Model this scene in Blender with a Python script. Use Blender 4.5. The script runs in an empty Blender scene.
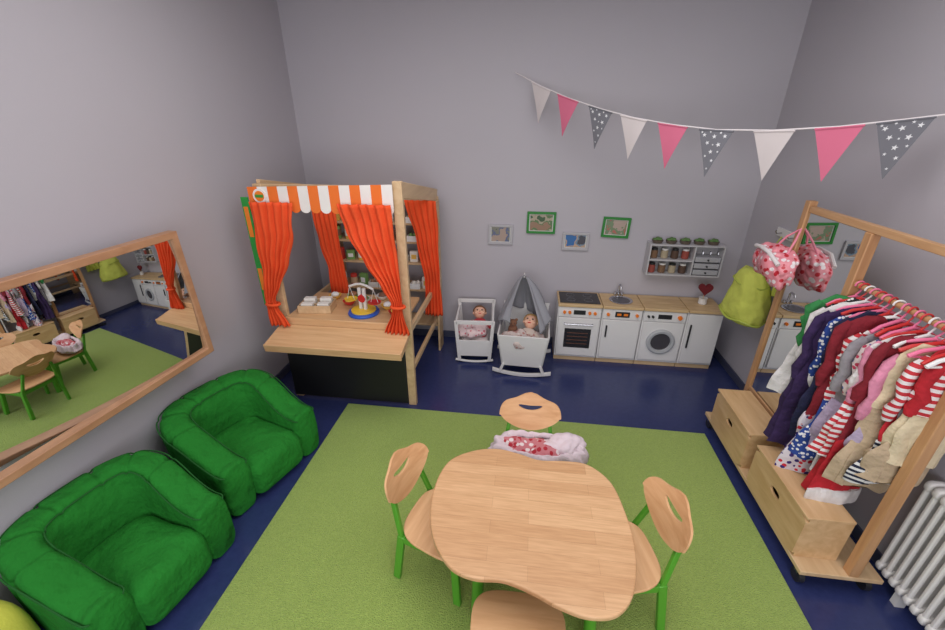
import bpy, bmesh, math, random
from mathutils import Vector, Matrix, Euler, noise
random.seed(7)
SC=bpy.context.scene
COL=SC.collection
pi=math.pi
def lin(c):
    o=[]
    for v in c[:3]:
        v/=255.0
        o.append(v/12.92 if v<=.04045 else ((v+.055)/1.055)**2.4)
    return (o[0],o[1],o[2],1.0)
# ---------------------------------------------------------------- materials
def newmat(name):
    m=bpy.data.materials.new(name); m.use_nodes=True
    nt=m.node_tree; b=nt.nodes["Principled BSDF"]
    return m,nt,b
def nd(nt,t,**k):
    n=nt.nodes.new(t)
    for a,v in k.items(): setattr(n,a,v)
    return n
def coords(nt,scale=(1,1,1),kind='Object',rot=(0,0,0),loc=(0,0,0)):
    tc=nd(nt,'ShaderNodeTexCoord'); mp=nd(nt,'ShaderNodeMapping')
    mp.inputs['Scale'].default_value=scale; mp.inputs['Rotation'].default_value=rot; mp.inputs['Location'].default_value=loc
    nt.links.new(tc.outputs[kind],mp.inputs['Vector']); return mp.outputs['Vector']
def addbump(nt,b,scale,strength,dist=.01,vec=None,detail=3):
    n=nd(nt,'ShaderNodeTexNoise'); n.inputs['Scale'].default_value=scale; n.inputs['Detail'].default_value=detail
    if vec is None: vec=coords(nt)
    nt.links.new(vec,n.inputs['Vector'])
    bp=nd(nt,'ShaderNodeBump'); bp.inputs['Strength'].default_value=strength; bp.inputs['Distance'].default_value=dist
    nt.links.new(n.outputs['Fac'],bp.inputs['Height']); nt.links.new(bp.outputs['Normal'],b.inputs['Normal'])
def mixc(nt,fac,c1,c2):
    m=nd(nt,'ShaderNodeMix',data_type='RGBA')
    if isinstance(fac,float): m.inputs[0].default_value=fac
    else: nt.links.new(fac,m.inputs[0])
    for i,c in ((6,c1),(7,c2)):
        if isinstance(c,tuple): m.inputs[i].default_value=c
        else: nt.links.new(c,m.inputs[i])
    return m.outputs[2]
def mat(name,c,rough=.5,metal=0,var=.08,vs=6,bump=0,bs=80,bd=.01,sheen=0,spec=.5,coat=0):
    m,nt,b=newmat(name); L=lin(c)
    n=nd(nt,'ShaderNodeTexNoise'); n.inputs['Scale'].default_value=vs; n.inputs['Detail'].default_value=4
    nt.links.new(coords(nt),n.inputs['Vector'])
    lo=tuple(x*(1-var) for x in L[:3])+(1,); hi=tuple(min(1,x*(1+var)) for x in L[:3])+(1,)
    nt.links.new(mixc(nt,n.outputs['Fac'],lo,hi),b.inputs['Base Color'])
    b.inputs['Roughness'].default_value=rough; b.inputs['Metallic'].default_value=metal
    b.inputs['Sheen Weight'].default_value=sheen; b.inputs['Coat Weight'].default_value=coat
    b.inputs['Specular IOR Level'].default_value=spec
    if bump: addbump(nt,b,bs,bump,bd)
    return m
def wood(name,c1,c2,scale=(1,14,14),rough=.45,ns=3.0):
    m,nt,b=newmat(name)
    n=nd(nt,'ShaderNodeTexNoise'); n.inputs['Scale'].default_value=ns; n.inputs['Detail'].default_value=6; n.inputs['Distortion'].default_value=.6
    nt.links.new(coords(nt,scale),n.inputs['Vector'])
    r=nd(nt,'ShaderNodeValToRGB'); r.color_ramp.elements[0].position=.3; r.color_ramp.elements[1].position=.7
    r.color_ramp.elements[0].color=lin(c1); r.color_ramp.elements[1].color=lin(c2)
    nt.links.new(n.outputs['Fac'],r.inputs['Fac']); nt.links.new(r.outputs['Color'],b.inputs['Base Color'])
    b.inputs['Roughness'].default_value=rough
    return m
def staves(name,c1,c2,c3,bw=.30,rh=.045):
    m,nt,b=newmat(name)
    v=coords(nt)
    br=nd(nt,'ShaderNodeTexBrick'); br.offset=.37; br.offset_frequency=2
    br.inputs['Scale'].default_value=1; br.inputs['Brick Width'].default_value=bw; br.inputs['Row Height'].default_value=rh
    br.inputs['Mortar Size'].default_value=.0005; br.inputs['Bias'].default_value=0
    br.inputs['Color1'].default_value=lin(c1); br.inputs['Color2'].default_value=lin(c2); br.inputs['Mortar'].default_value=lin(c3)
    nt.links.new(v,br.inputs['Vector'])
    n=nd(nt,'ShaderNodeTexNoise'); n.inputs['Scale'].default_value=5; n.inputs['Detail'].default_value=6
    nt.links.new(coords(nt,(2,26,10)),n.inputs['Vector'])
    r=nd(nt,'ShaderNodeValToRGB'); r.color_ramp.elements[0].position=.35; r.color_ramp.elements[1].position=.7
    r.color_ramp.elements[0].color=(.84,.79,.74,1); r.color_ramp.elements[1].color=(1,1,1,1)
    nt.links.new(n.outputs['Fac'],r.inputs['Fac'])
    mm=nd(nt,'ShaderNodeMix',data_type='RGBA',blend_type='MULTIPLY'); mm.inputs[0].default_value=1
    nt.links.new(br.outputs['Color'],mm.inputs[6]); nt.links.new(r.outputs['Color'],mm.inputs[7])
    nt.links.new(mm.outputs[2],b.inputs['Base Color']); b.inputs['Roughness'].default_value=.38
    return m
def stripes(name,c1,c2,axis=2,period=.08,frac=.5,rough=.85,phase=0):
    m,nt,b=newmat(name)
    s=nd(nt,'ShaderNodeSeparateXYZ'); nt.links.new(coords(nt),s.inputs[0])
    a=nd(nt,'ShaderNodeMath',operation='MULTIPLY_ADD'); a.inputs[1].default_value=1/period; a.inputs[2].default_value=50+phase
    nt.links.new(s.outputs[axis],a.inputs[0])
    f=nd(nt,'ShaderNodeMath',operation='FRACT'); nt.links.new(a.outputs[0],f.inputs[0])
    g=nd(nt,'ShaderNodeMath',operation='GREATER_THAN'); g.inputs[1].default_value=frac; nt.links.new(f.outputs[0],g.inputs[0])
    nt.links.new(mixc(nt,g.outputs[0],lin(c1),lin(c2)),b.inputs['Base Color']); b.inputs['Roughness'].default_value=rough
    addbump(nt,b,24,.5,.015)
    return m
def dots(name,c1,c2,scale=30,thr=.3,rough=.85,c3=None):
    m,nt,b=newmat(name)
    v=nd(nt,'ShaderNodeTexVoronoi'); v.inputs['Scale'].default_value=scale
    nt.links.new(coords(nt),v.inputs['Vector'])
    g=nd(nt,'ShaderNodeMath',operation='LESS_THAN'); g.inputs[1].default_value=thr; nt.links.new(v.outputs['Distance'],g.inputs[0])
    sp=lin(c2)
    if c3:
        h=nd(nt,'ShaderNodeSeparateColor'); nt.links.new(v.outputs['Color'],h.inputs[0])
        g2=nd(nt,'ShaderNodeMath',operation='GREATER_THAN'); g2.inputs[1].default_value=.5; nt.links.new(h.outputs[0],g2.inputs[0])
        sp=mixc(nt,g2.outputs[0],lin(c2),lin(c3))
    nt.links.new(mixc(nt,g.outputs[0],lin(c1),sp),b.inputs['Base Color']); b.inputs['Roughness'].default_value=rough
    addbump(nt,b,24,.5,.015)
    return m
def photo(name,cols,scale=9):
    m,nt,b=newmat(name)
    n=nd(nt,'ShaderNodeTexNoise'); n.inputs['Scale'].default_value=scale; n.inputs['Detail'].default_value=3
    nt.links.new(coords(nt,loc=(random.random()*9,0,3)),n.inputs['Vector'])
    r=nd(nt,'ShaderNodeValToRGB'); e=r.color_ramp.elements; r.color_ramp.interpolation='CONSTANT'
    e[0].position=0; e[0].color=lin(cols[0]); e[1].position=.40; e[1].color=lin(cols[1])
    for i,c in enumerate(cols[2:]):
        k=e.new(.47+i*.06); k.color=lin(c)
    nt.links.new(n.outputs['Fac'],r.inputs['Fac']); nt.links.new(r.outputs['Color'],b.inputs['Base Color']); b.inputs['Roughness'].default_value=.3
    return m

BEECH=wood("beech",(206,162,116),(226,186,140))
BEECHV=wood("beech_upright",(180,132,90),(202,156,112),(14,14,1))
BEECHY=wood("beech_long",(186,140,98),(208,166,124),(14,1,14))
BIRCH=wood("birch_ply",(200,166,126),(222,192,152),(10,1,10),ns=2)
FRAMEW=wood("mirror_frame_wood",(166,120,88),(188,142,108),(6,2,6))
STAVE=staves("beech_staves",(230,188,144),(212,166,122),(186,142,100),.42,.06)
GREENP=mat("green_lacquer",(84,160,46),.35,var=.04)
ORANGE=mat("orange_cloth",(232,82,34),.85,var=.14,bump=.2,bs=40)
WHITEP=mat("white_lacquer",(226,224,224),.35,var=.02)
BLACK=mat("black_panel",(26,26,28),.5)
DARK=mat("dark_plastic",(40,40,44),.35)
GLASSD=mat("dark_glass",(30,28,30),.18)
STEEL=mat("brushed_steel",(190,190,195),.25,1)
GREY=mat("grey_plastic",(176,178,182),.5)
ORKN=mat("orange_knob",(240,130,40),.4)
RED=mat("red_paint",(205,38,40),.45)
BLUE=mat("blue_paint",(40,90,190),.45)
YEL=mat("yellow_paint",(240,200,60),.45)
PINK=mat("pink_cloth",(232,140,160),.85,var=.15,bump=.2,bs=30)
WCLOTH=mat("white_cloth",(226,220,222),.9,var=.06,bump=.4,bs=14,bd=.02)
GCLOTH=mat("grey_cloth",(146,146,154),.9,var=.1,bump=.2,bs=30)
SKIN=mat("doll_skin",(226,176,150),.5,var=.05)
HAIRB=mat("doll_hair",(120,80,50),.8,var=.3,vs=60)
MIRROR,_nt,_b=newmat("mirror_silvering"); _b.inputs['Metallic'].default_value=1; _b.inputs['Roughness'].default_value=.01
_b.inputs['Base Color'].default_value=(.74,.75,.74,1)
WALL=mat("wall_paint",(184,180,188),.75,var=.04,vs=1.0,bump=.06,bs=180)
CEIL=mat("ceiling_paint",(205,202,204),.8,var=.02)
BASEB=mat("baseboard_blue_grey",(70,74,98),.5)
FLOOR,nt,b=newmat("blue_linoleum")
n1=nd(nt,'ShaderNodeTexNoise'); n1.inputs['Scale'].default_value=28; n1.inputs['Detail'].default_value=8; n1.inputs['Roughness'].default_value=.7
nt.links.new(coords(nt,(1,1,1)),n1.inputs['Vector'])
nt.links.new(mixc(nt,n1.outputs['Fac'],lin((34,42,86)),lin((56,66,116))),b.inputs['Base Color'])
b.inputs['Roughness'].default_value=.25; b.inputs['Specular IOR Level'].default_value=.65
RUG,nt,b=newmat("lime_carpet_pile")
n1=nd(nt,'ShaderNodeTexNoise'); n1.inputs['Scale'].default_value=120; n1.inputs['Detail'].default_value=5
n2=nd(nt,'ShaderNodeTexNoise'); n2.inputs['Scale'].default_value=2.2; n2.inputs['Detail'].default_value=5
v=coords(nt); nt.links.new(v,n1.inputs['Vector']); nt.links.new(v,n2.inputs['Vector'])
ca=mixc(nt,n1.outputs['Fac'],lin((84,122,40)),lin((202,222,120)))
cb=mixc(nt,n2.outputs['Fac'],lin((136,164,70)),lin((168,192,94)))
nt.links.new(mixc(nt,.5,ca,cb),b.inputs['Base Color']); b.inputs['Roughness'].default_value=.95; b.inputs['Sheen Weight'].default_value=.2
addbump(nt,b,160,.9,.012,v)

# ---------------------------------------------------------------- mesh builder
class MB:
    def __init__(s): s.v=[];s.f=[];s.m=[]
    def add(s,vs,fs,m=0):
        o=len(s.v); s.v+= [tuple(x) for x in vs]
        for f in fs: s.f.append(tuple(i+o for i in f)); s.m.append(m)
        return s
    def box(s,x0,x1,y0,y1,z0,z1,m=0):
        v=[(x,y,z) for x in(x0,x1) for y in(y0,y1) for z in(z0,z1)]
        return s.add(v,[(0,1,3,2),(4,6,7,5),(0,4,5,1),(2,3,7,6),(0,2,6,4),(1,5,7,3)],m)
    def beam(s,p0,p1,w,d,m=0,up=(0,0,1)):
        p0=Vector(p0);p1=Vector(p1);t=(p1-p0).normalized();u=Vector(up)
        if abs(t.dot(u))>.95:u=Vector((0,1,0))
        a=t.cross(u).normalized();c=a.cross(t).normalized();a*=w/2;c*=d/2
        v=[p+i*a+j*c for p in(p0,p1) for i,j in((-1,-1),(1,-1),(1,1),(-1,1))]
        return s.add(v,[(3,2,1,0),(4,5,6,7),(0,1,5,4),(1,2,6,5),(2,3,7,6),(3,0,4,7)],m)
    def tube(s,pts,r,n=10,m=0,closed=False):
        pts=[Vector(p) for p in pts];N=len(pts);vs=[];prev=None
        rr=r if isinstance(r,(list,tuple)) else [r]*N
        for i,p in enumerate(pts):
            if closed:t=(pts[(i+1)%N]-pts[i-1]).normalized()
            else:t=(pts[min(i+1,N-1)]-pts[max(i-1,0)]).normalized()
            if prev is None:
                u=Vector((0,0,1)) if abs(t.z)<.9 else Vector((1,0,0))
                a=t.cross(u).normalized()
            else:
                a=(prev-t*prev.dot(t)).normalized()
            prev=a;c=t.cross(a)
            for k in range(n):
                g=2*pi*k/n; vs.append(p+(a*math.cos(g)+c*math.sin(g))*rr[i])
        fs=[]
        for i in range(N if closed else N-1):
            j=(i+1)%N
            for k in range(n):
                k2=(k+1)%n; fs.append((i*n+k,i*n+k2,j*n+k2,j*n+k))
        if not closed: fs+= [tuple(range(n-1,-1,-1)),tuple((N-1)*n+k for k in range(n))]
        return s.add(vs,fs,m)
    def cyl(s,p0,p1,r,n=20,m=0,r1=None):
        return s.tube([p0,p1],[r,r if r1 is None else r1],n,m)
    def lathe(s,prof,c=(0,0,0),n=28,m=0):
        vs=[];N=len(prof)
        for r,z in prof:
            for k in range(n):
                g=2*pi*k/n; vs.append((c[0]+r*math.cos(g),c[1]+r*math.sin(g),c[2]+z))
        fs=[(i*n+k,i*n+(k+1)%n,(i+1)*n+(k+1)%n,(i+1)*n+k) for i in range(N-1) for k in range(n)]
        fs+=[tuple(range(n-1,-1,-1)),tuple((N-1)*n+k for k in range(n))]
        return s.add(vs,fs,m)
    def sq(s,c,h,e=2.0,e2=None,nu=28,nv=16,m=0):
        e2=e2 or e
        def P(x,q): return math.copysign(abs(x)**(2/q),x)
        vs=[];
        for i in range(nv+1):
            t=-pi/2+pi*i/nv
            for k in range(nu):
                g=2*pi*k/nu
                vs.append((c[0]+h[0]*P(math.cos(t),e2)*P(math.cos(g),e),c[1]+h[1]*P(math.cos(t),e2)*P(math.sin(g),e),c[2]+h[2]*P(math.sin(t),e2)))
        fs=[(i*nu+k,i*nu+(k+1)%nu,(i+1)*nu+(k+1)%nu,(i+1)*nu+k) for i in range(nv) for k in range(nu)]
        return s.add(vs,fs,m)
    def prism(s,pts,f,a,b,m=0):
        n=len(pts);vs=[f(x,y,a) for x,y in pts]+[f(x,y,b) for x,y in pts]
        fs=[tuple(range(n-1,-1,-1)),tuple(range(n,2*n))]+[(i,(i+1)%n,n+(i+1)%n,n+i) for i in range(n)]
        return s.add(vs,fs,m)
    def loft(s,lv,n=36,m=0,cap=True,rum=0,seed=0):
        vs=[]
        for z,cx,cy,a,b_,fold,nf,ph in lv:
            for k in range(n):
                g=2*pi*k/n; r=1+fold*(math.sin(nf*g+ph)+.4*math.sin((nf*1.0+3)*g+2*ph))
                zz=z-abs(math.cos(g))*a*.12*min(1,fold*2)
                x=cx+a*math.cos(g)*(1+.25*(r-1));y=cy+b_*math.sin(g)*r+(r-1)*b_*.8
                if rum:
                    q=noise.noise(Vector((x*18+seed,y*10,z*6)));q2=noise.noise(Vector((x*8+seed,y*10+7,z*10)))
                    y+=rum*q;x+=rum*q2;zz+=rum*1.6*noise.noise(Vector((x*12,seed,3)))
                vs.append((x,y,zz))
        N=len(lv)
        fs=[(i*n+k,i*n+(k+1)%n,(i+1)*n+(k+1)%n,(i+1)*n+k) for i in range(N-1) for k in range(n)]
        if cap: fs+=[tuple(range(n-1,-1,-1)),tuple((N-1)*n+k for k in range(n))]
        return s.add(vs,fs,m)
    def xform(s,M,start=0):
        for i in range(start,len(s.v)): s.v[i]=tuple(M@Vector(s.v[i]))
        return s
    def build(s,name,mats,parent=None,bevel=0,smooth=True,sub=0,solid=0,fix=True,loc=None,ang=35,seg=2):
        me=bpy.data.meshes.new(name)
        me.from_pydata(s.v,[],s.f)
        if not isinstance(mats,(list,tuple)):mats=[mats]
        for x in mats:me.materials.append(x)
        me.polygons.foreach_set('material_index',s.m)
        me.update()
        if fix:
            bm=bmesh.new();bm.from_mesh(me);bmesh.ops.recalc_face_normals(bm,faces=bm.faces);bm.to_mesh(me);bm.free()
        if smooth:
            me.polygons.foreach_set('use_smooth',[True]*len(me.polygons))
            try: me.set_sharp_from_angle(angle=math.radians(ang))
            except Exception: pass
        ob=bpy.data.objects.new(name,me);COL.objects.link(ob)
        if parent:ob.parent=parent
        if loc:ob.location=loc
        if bevel:
            md=ob.modifiers.new("b",'BEVEL');md.width=bevel;md.segments=seg;md.limit_method='ANGLE'
        if solid:
            md=ob.modifiers.new("s",'SOLIDIFY');md.thickness=solid;md.offset=0
        if sub:
            md=ob.modifiers.new("u",'SUBSURF');md.levels=sub;md.render_levels=sub
        return ob
def tag(ob,label,cat,group=None,kind=None):
    ob["label"]=label;ob["category"]=cat
    if group:ob["group"]=group
    if kind:ob["kind"]=kind
    return ob
def thing(name,label,cat,loc=(0,0,0),rz=0,group=None):
    e=bpy.data.objects.new(name,None);COL.objects.link(e);e.location=loc;e.rotation_euler=(0,0,rz);e.empty_display_size=.1
    return tag(e,label,cat,group)
def dup(ob,loc=None,rz=None,label=None):
    def rec(o,par):
        c=o.copy();COL.objects.link(c)
        if par:c.parent=par
        for k in list(o.children):
            rec(k,c)
        return c
    c=rec(ob,None)
    if loc is not None:c.location=loc
    if rz is not None:c.rotation_euler=(0,0,rz)
    if label:c["label"]=label
    return c
def struct(ob): ob["kind"]="structure"; return ob
XY=lambda x,y,h:(x,y,h)
XZ=lambda x,y,h:(x,h,y)

# ---------------------------------------------------------------- room
LX,RX,BY,FY,HC=-2.03,1.82,3.72,-1.7,2.98
struct(MB().box(LX-.1,RX+.1,FY-.1,BY+.1,-.1,0).build("floor",FLOOR,smooth=False))
struct(MB().box(LX-.1,RX+.1,FY-.1,BY+.1,HC,HC+.1).build("ceiling",CEIL,smooth=False))
struct(MB().box(LX-.1,LX,FY-.1,BY+.1,0,HC).build("wall_left",WALL,smooth=False))
struct(MB().box(RX,RX+.1,FY-.1,BY+.1,0,HC).build("wall_right",WALL,smooth=False))
struct(MB().box(LX,RX,BY,BY+.1,0,HC).build("wall_back",WALL,smooth=False))
struct(MB().box(LX,RX,FY-.1,FY,0,HC).build("wall_front",WALL,smooth=False))
struct(MB().box(LX,LX+.012,FY,BY,0,.07).build("baseboard_left",BASEB,bevel=.003))
struct(MB().box(RX-.012,RX,FY,BY,0,.07).build("baseboard_right",BASEB,bevel=.003))
struct(MB().box(LX+.012,RX-.012,BY-.012,BY,0,.07).build("baseboard_back",BASEB,bevel=.003))

rug=MB().box(-1.31,1.315,.2,2.5,.0,.013).build("rug",RUG,bevel=.005)
tag(rug,"lime green short-pile rug on blue floor","rug")

# ---------------------------------------------------------------- wall mirror (swivelled towards the room, domed acrylic sheet)
psi=math.radians(5.5)
Lm=1.305;hz=.366
t=thing("wall_mirror","wide wall mirror in a reddish wooden frame","mirror",(LX+.020,.66,1.092))
t.rotation_euler=(math.radians(1.0),0,-psi)
Y0,Y1=0,Lm
fw=.036;fd=.055
mb=MB()
o=[(Y0,-hz),(Y1,-hz),(Y1,hz),(Y0,hz)];i_=[(Y0+fw,-hz+fw),(Y1-fw,-hz+fw),(Y1-fw,hz-fw),(Y0+fw,hz-fw)]
vs=[(0.0,y,z) for y,z in o]+[(fd,y,z) for y,z in o]+[(fd,y,z) for y,z in i_]+[(.0,y,z) for y,z in i_]
fs=[]
for k in range(4):
    k2=(k+1)%4
    fs+=[(k,k2,4+k2,4+k),(4+k,4+k2,8+k2,8+k),(8+k,8+k2,12+k2,12+k),(12+k,12+k2,k2,k)]
mb.add(vs,fs).build("frame",FRAMEW,t,bevel=.004)
n=90;nz=24;vs=[];x=.046;prof=[]
for k in range(n+1):
    s=(Lm-2*fw+.006)*k/n
    y=Y1-fw+.003-s
    prof.append((x,y))
    sl=-1.0+8.6*min(1,s/.80)
    if s>.92: sl=max(-3,7.6-30*(s-.92))
    x-=math.tan(math.radians(sl))*(Lm-2*fw)/n
H2=hz-fw+.003
for x,y in prof:
    for j in range(nz+1):
        z=-H2+2*H2*j/nz
        vs.append((x-.012*(z/H2)**2,y,z))
fs=[(k*(nz+1)+j,k*(nz+1)+j+1,(k+1)*(nz+1)+j+1,(k+1)*(nz+1)+j) for k in range(n) for j in range(nz)]
MB().add(vs,fs).build("mirror_glass",MIRROR,t,fix=False,ang=80)
MB().box(-.10,-.001,Y1-.16,Y1-.10,-.05,.05).build("wall_bracket",STEEL,t)

# ---------------------------------------------------------------- armchairs
FAB=mat("green_upholstery",(36,122,42),.92,var=.16,vs=7,bump=.85,bs=12,bd=.03,spec=.2)
PIPE=mat("green_seam",(24,92,32),.9)
def armchair(loc,rz,label,sc=(1,1,1),seed=0):
    t=thing("armchair",label,"armchair",loc,rz,"green kids armchairs");t.scale=sc
    N=190
    R=.262;xs=-.03;xe=.27;bx=.235
    sg=lambda v,e:math.copysign(abs(v)**e,v)
    arc=[(xs-bx*sg(math.sin(g),.72),R*sg(math.cos(g),.72)) for g in [pi*k/80 for k in range(81)]]
    raw=[(xe-(xe-xs)*k/20,R) for k in range(20)]+arc+[(xs+(xe-xs)*k/20,-R) for k in range(1,21)]
    cum=[0]
    for a,c in zip(raw,raw[1:]):cum.append(cum[-1]+math.hypot(a[0]-c[0],a[1]-c[1]))
    T=cum[-1];j=0;path=[]
    for i in range(N+1):
        d=T*i/N
        while j<len(cum)-2 and cum[j+1]<d:j+=1
        f=(d-cum[j])/(cum[j+1]-cum[j]);path.append((raw[j][0]+(raw[j+1][0]-raw[j][0])*f,raw[j][1]+(raw[j+1][1]-raw[j][1])*f))
    vs=[];n=44;outer=[];inner=[];W=10;nrm=[]
    for i in range(N+1):
        a=path[max(0,i-W)];c=path[min(N,i+W)]
        tx,ty=c[0]-a[0],c[1]-a[1];l=math.hypot(tx,ty);nrm.append((-ty/l,tx/l))
    P=lambda x,ee:math.copysign(abs(x)**(2/ee),x)
    for i,p in enumerate(path):
        s=i/N;nx,ny=nrm[i]
        k=min(1,max(0,(min(s,1-s)-.03)/.33));k=k*k*(3-2*k)
        h=.345+.19*k
        th=.086
        d=min(s,1-s)*T
        rr=.028
        e=1.0 if d>rr else math.sqrt(max(.0,1-((rr-d)/rr)**2))*.2+.8
        cre=0
        for sj in (.25,.34,.43,.57,.66,.75):
            cre=max(cre,math.exp(-((s-sj)/.006)**2))
        hh=h*(1-.020*cre)-(1-e)*.05
        lean=lambda z:(.004+.03*k)*(z/.5)
        for q_ in range(n):
            g=2*pi*q_/n
            nn=th*e*P(math.cos(g),4.8);zz=P(math.sin(g),5.5)
            if math.cos(g)<0: nn*=(1-.24*cre)
            z=.012+(hh-.012)*(zz+1)/2
            puff=1+.05*math.sin(min(1,z/h)*pi)
            nq=noise.noise(Vector((p[0]*6+seed,p[1]*6+q_*.08,z*6)))*.007+noise.noise(Vector((p[0]*15+seed,p[1]*15+q_*.2,z*11)))*.003
            dd=nn*puff-lean(z)+nq*(1 if math.cos(g)>0 else -1)
            vs.append((p[0]+nx*dd,p[1]+ny*dd,z+nq*.7*max(0,math.sin(g))))
        outer.append((p[0]+nx*(-th*e*.98-lean(hh)),p[1]+ny*(-th*e*.98-lean(hh)),hh-.026))
        inner.append((p[0]+nx*(th*e*.98-lean(hh)),p[1]+ny*(th*e*.98-lean(hh)),hh-.026))
    fs=[(i*n+k,i*n+(k+1)%n,(i+1)*n+(k+1)%n,(i+1)*n+k) for i in range(N) for k in range(n)]
    fs+=[tuple(range(n)),tuple(N*n+k for k in range(n))]
    MB().add(vs,fs).build("backrest_and_arms",FAB,t,ang=60)
    MB().tube(outer,.004,6).build("piping",PIPE,t)
    MB().tube(inner,.0035,6).build("piping",PIPE,t)
    m=MB().sq((.05,0,.14),(.265,.190,.128),7,4.6,nu=72,nv=30)
    m.v=[(x+.005*noise.noise(Vector((seed,y*9,z*9))),y,z+((.012*math.cos(x*5)*math.cos(y*7)+.013*noise.noise(Vector((x*8+seed,y*8,2)))+.005*noise.noise(Vector((x*20,y*20+seed,2)))) if z>.2 else 0)) for x,y,z in m.v]
    m.build("seat_cushion",FAB,t,ang=80)
    return t
armchair((-1.645,1.80,0),math.radians(-17),"green upholstered kids armchair near the wall mirror",(.92,.95,.98),1)
armchair((-1.695,1.05,0),math.radians(-10),"green upholstered kids armchair with padded sloping arms",(.83,.90,1.0),5)
t=MB().sq((0,0,.22),(.115,.10,.22),3,3).build("pouf",mat("yellow_green_cloth",(204,206,80),.85,bump=.2),loc=(-1.87,.635,0))
tag(t,"yellow-green fabric pouf beside green armchair","pouf")

# ---------------------------------------------------------------- market stall
t=thing("market_stall","wooden play market stall with orange curtains and awning","play stall",(-1.32,2.56,0))
W0,W1=-.42,.51
def B(name,mats,*bx,bevel=.003,parent=t):
    m=MB()
    for q in bx:m.box(*q)
    return m.build(name,mats,parent,bevel=bevel)
MB().box(W1-.03,W1+.03,0,.035,0,1.67).build("post",BIRCH,t,bevel=.003)
MB().box(W0-.03,W0+.03,.0,.035,0,1.64).build("post",BIRCH,t,bevel=.003)
MB().box(W1-.005,W1+.03,1.02,1.06,0,1.42).build("post",BIRCH,t,bevel=.003)
MB().box(W0-.03,W0+.005,1.02,1.06,0,1.42).build("post",BIRCH,t,bevel=.003)
for x in (W0-.012,W1+.012):
    MB().beam((x,.035,1.615),(x,1.04,1.43),.024,.10).build("side_rail",BIRCH,t,bevel=.003)
    MB().box(x-.012,x+.012,.035,1.02,.62,.67).build("side_rail",BIRCH,t,bevel=.003)
    MB().box(x-.012,x+.012,.035,1.02,.30,.34).build("side_rail",BIRCH,t,bevel=.003)
B("top_rail",BIRCH,(W0+.03,W1-.03,0.005,.03,1.58,1.64))
B("front_panel",BLACK,(W0-.03,W1-.03,-.010,-.001,.02,.60))
B("counter",BEECH,(W0+.03,W1-.03,-.02,.48,.685,.71))
B("counter_front",BEECH,(W0-.03,W1-.03,-.035,-.018,.60,.715))
mb=MB().beam((.055,-.04,.655),(.055,-.26,.605),.97,.018)
mb.beam((.055,-.26,.592),(.055,-.276,.589),.97,.058)
for x in(-.425,.535): mb.beam((x,-.04,.640),(x,-.26,.595),.012,.045)
mb.build("folding_tray",BEECH,t,bevel=.003)
for x in(-.33,.4): MB().beam((x,-.20,.59),(x,-.012,.47),.02,.02).build("tray_bracket",BIRCH,t)
NS=14;AW0,AW1=-.465,.49;sw=(AW1-AW0)/NS
AO=mat("awning_orange",(238,118,44),.8);AWm=mat("awning_white",(236,232,228),.8)
mb=MB()
for k in range(NS):
    x0=AW0+k*sw;x1=x0+sw
    zt=lambda x:1.655-.03*(AW1-x)/(AW1-AW0)
    pts=[(x0,zt(x0)),(x0,1.50)]+[(x0+sw/2-sw/2*math.cos(pi*j/8),1.50-.03*math.sin(pi*j/8)) for j in range(1,8)]+[(x1,1.50),(x1,zt(x1))]
    mb.prism(pts,XZ,-.035,-.027,k%2)
mb.build("awning",[AO,AWm],t,smooth=False)
mb=MB().cyl((-.385,-.036,1.572),(-.385,-.042,1.572),.045,24).cyl((-.385,-.042,1.572),(-.385,-.044,1.572),.032,24,1)
mb.box(-.412,-.358,-.046,-.044,1.563,1.581,2)
mb.build("round_emblem",[AWm,ORKN,mat("emblem_green",(60,150,60))],t)
def curtain(name,keys,y,folds,amp,parent,m,thick=.004,seed=0):
    n=84;rows=40;vs=[]
    keys=sorted(keys,key=lambda k:-k[0])
    for r in range(rows+1):
        z=keys[0][0]+(keys[-1][0]-keys[0][0])*r/rows
        for a,c in zip(keys,keys[1:]):
            if a[0]>=z>=c[0]-1e-6:
                f=(a[0]-z)/(a[0]-c[0]);f=f*f*(3-2*f)*.5+f*.5;xl=a[1]+(c[1]-a[1])*f;xr=a[2]+(c[2]-a[2])*f;break
        w=(xr-xl)
        am=amp*(.7+.5*r/rows)
        for k in range(n+1):
            s=k/n
            nn_=noise.noise(Vector((s*4+seed,z*3,1)))
            vs.append((xl+w*s+.012*nn_,y+am*math.sin(2*pi*folds*s+2.4*nn_+.5*math.sin(z*5))*(.75+.35*noise.noise(Vector((s*6,seed,2))))+.016*noise.noise(Vector((s*3,z*6,seed))),z))
    fs=[(r*(n+1)+k,r*(n+1)+k+1,(r+1)*(n+1)+k+1,(r+1)*(n+1)+k) for r in range(rows) for k in range(n)]
    return MB().add(vs,fs).build(name,m,parent,solid=thick,ang=80)
curtain("curtain",[(1.54,-.445,-.15),(1.35,-.45,-.18),(1.15,-.455,-.26),(.98,-.46,-.34),(.87,-.465,-.395),(.80,-.465,-.395),(.67,-.48,-.33)],-.075,6,.020,t,ORANGE,seed=1)
curtain("curtain",[(1.54,.14,.48),(1.36,.18,.49),(1.16,.28,.50),(1.0,.38,.51),(.90,.44,.515),(.83,.445,.515),(.66,.37,.55)],-.075,6,.020,t,ORANGE,seed=4)
curtain("curtain",[(1.44,-.38,-.18),(1.1,-.36,-.17),(.9,-.30,-.17),(.5,-.32,-.14)],.56,5,.014,t,ORANGE,seed=7)
curtain("curtain",[(1.44,.34,.60),(1.1,.42,.60),(.8,.48,.61),(.45,.47,.62)],.70,5,.016,t,ORANGE,seed=9)
for x,z in((-.430,.835),(.48,.865)):
    MB().tube([(x+.046*math.cos(g),-.075+.03*math.sin(g),z) for g in [2*pi*k/16 for k in range(16)]],.010,8,closed=True).build("curtain_tie",ORANGE,t)
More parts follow.
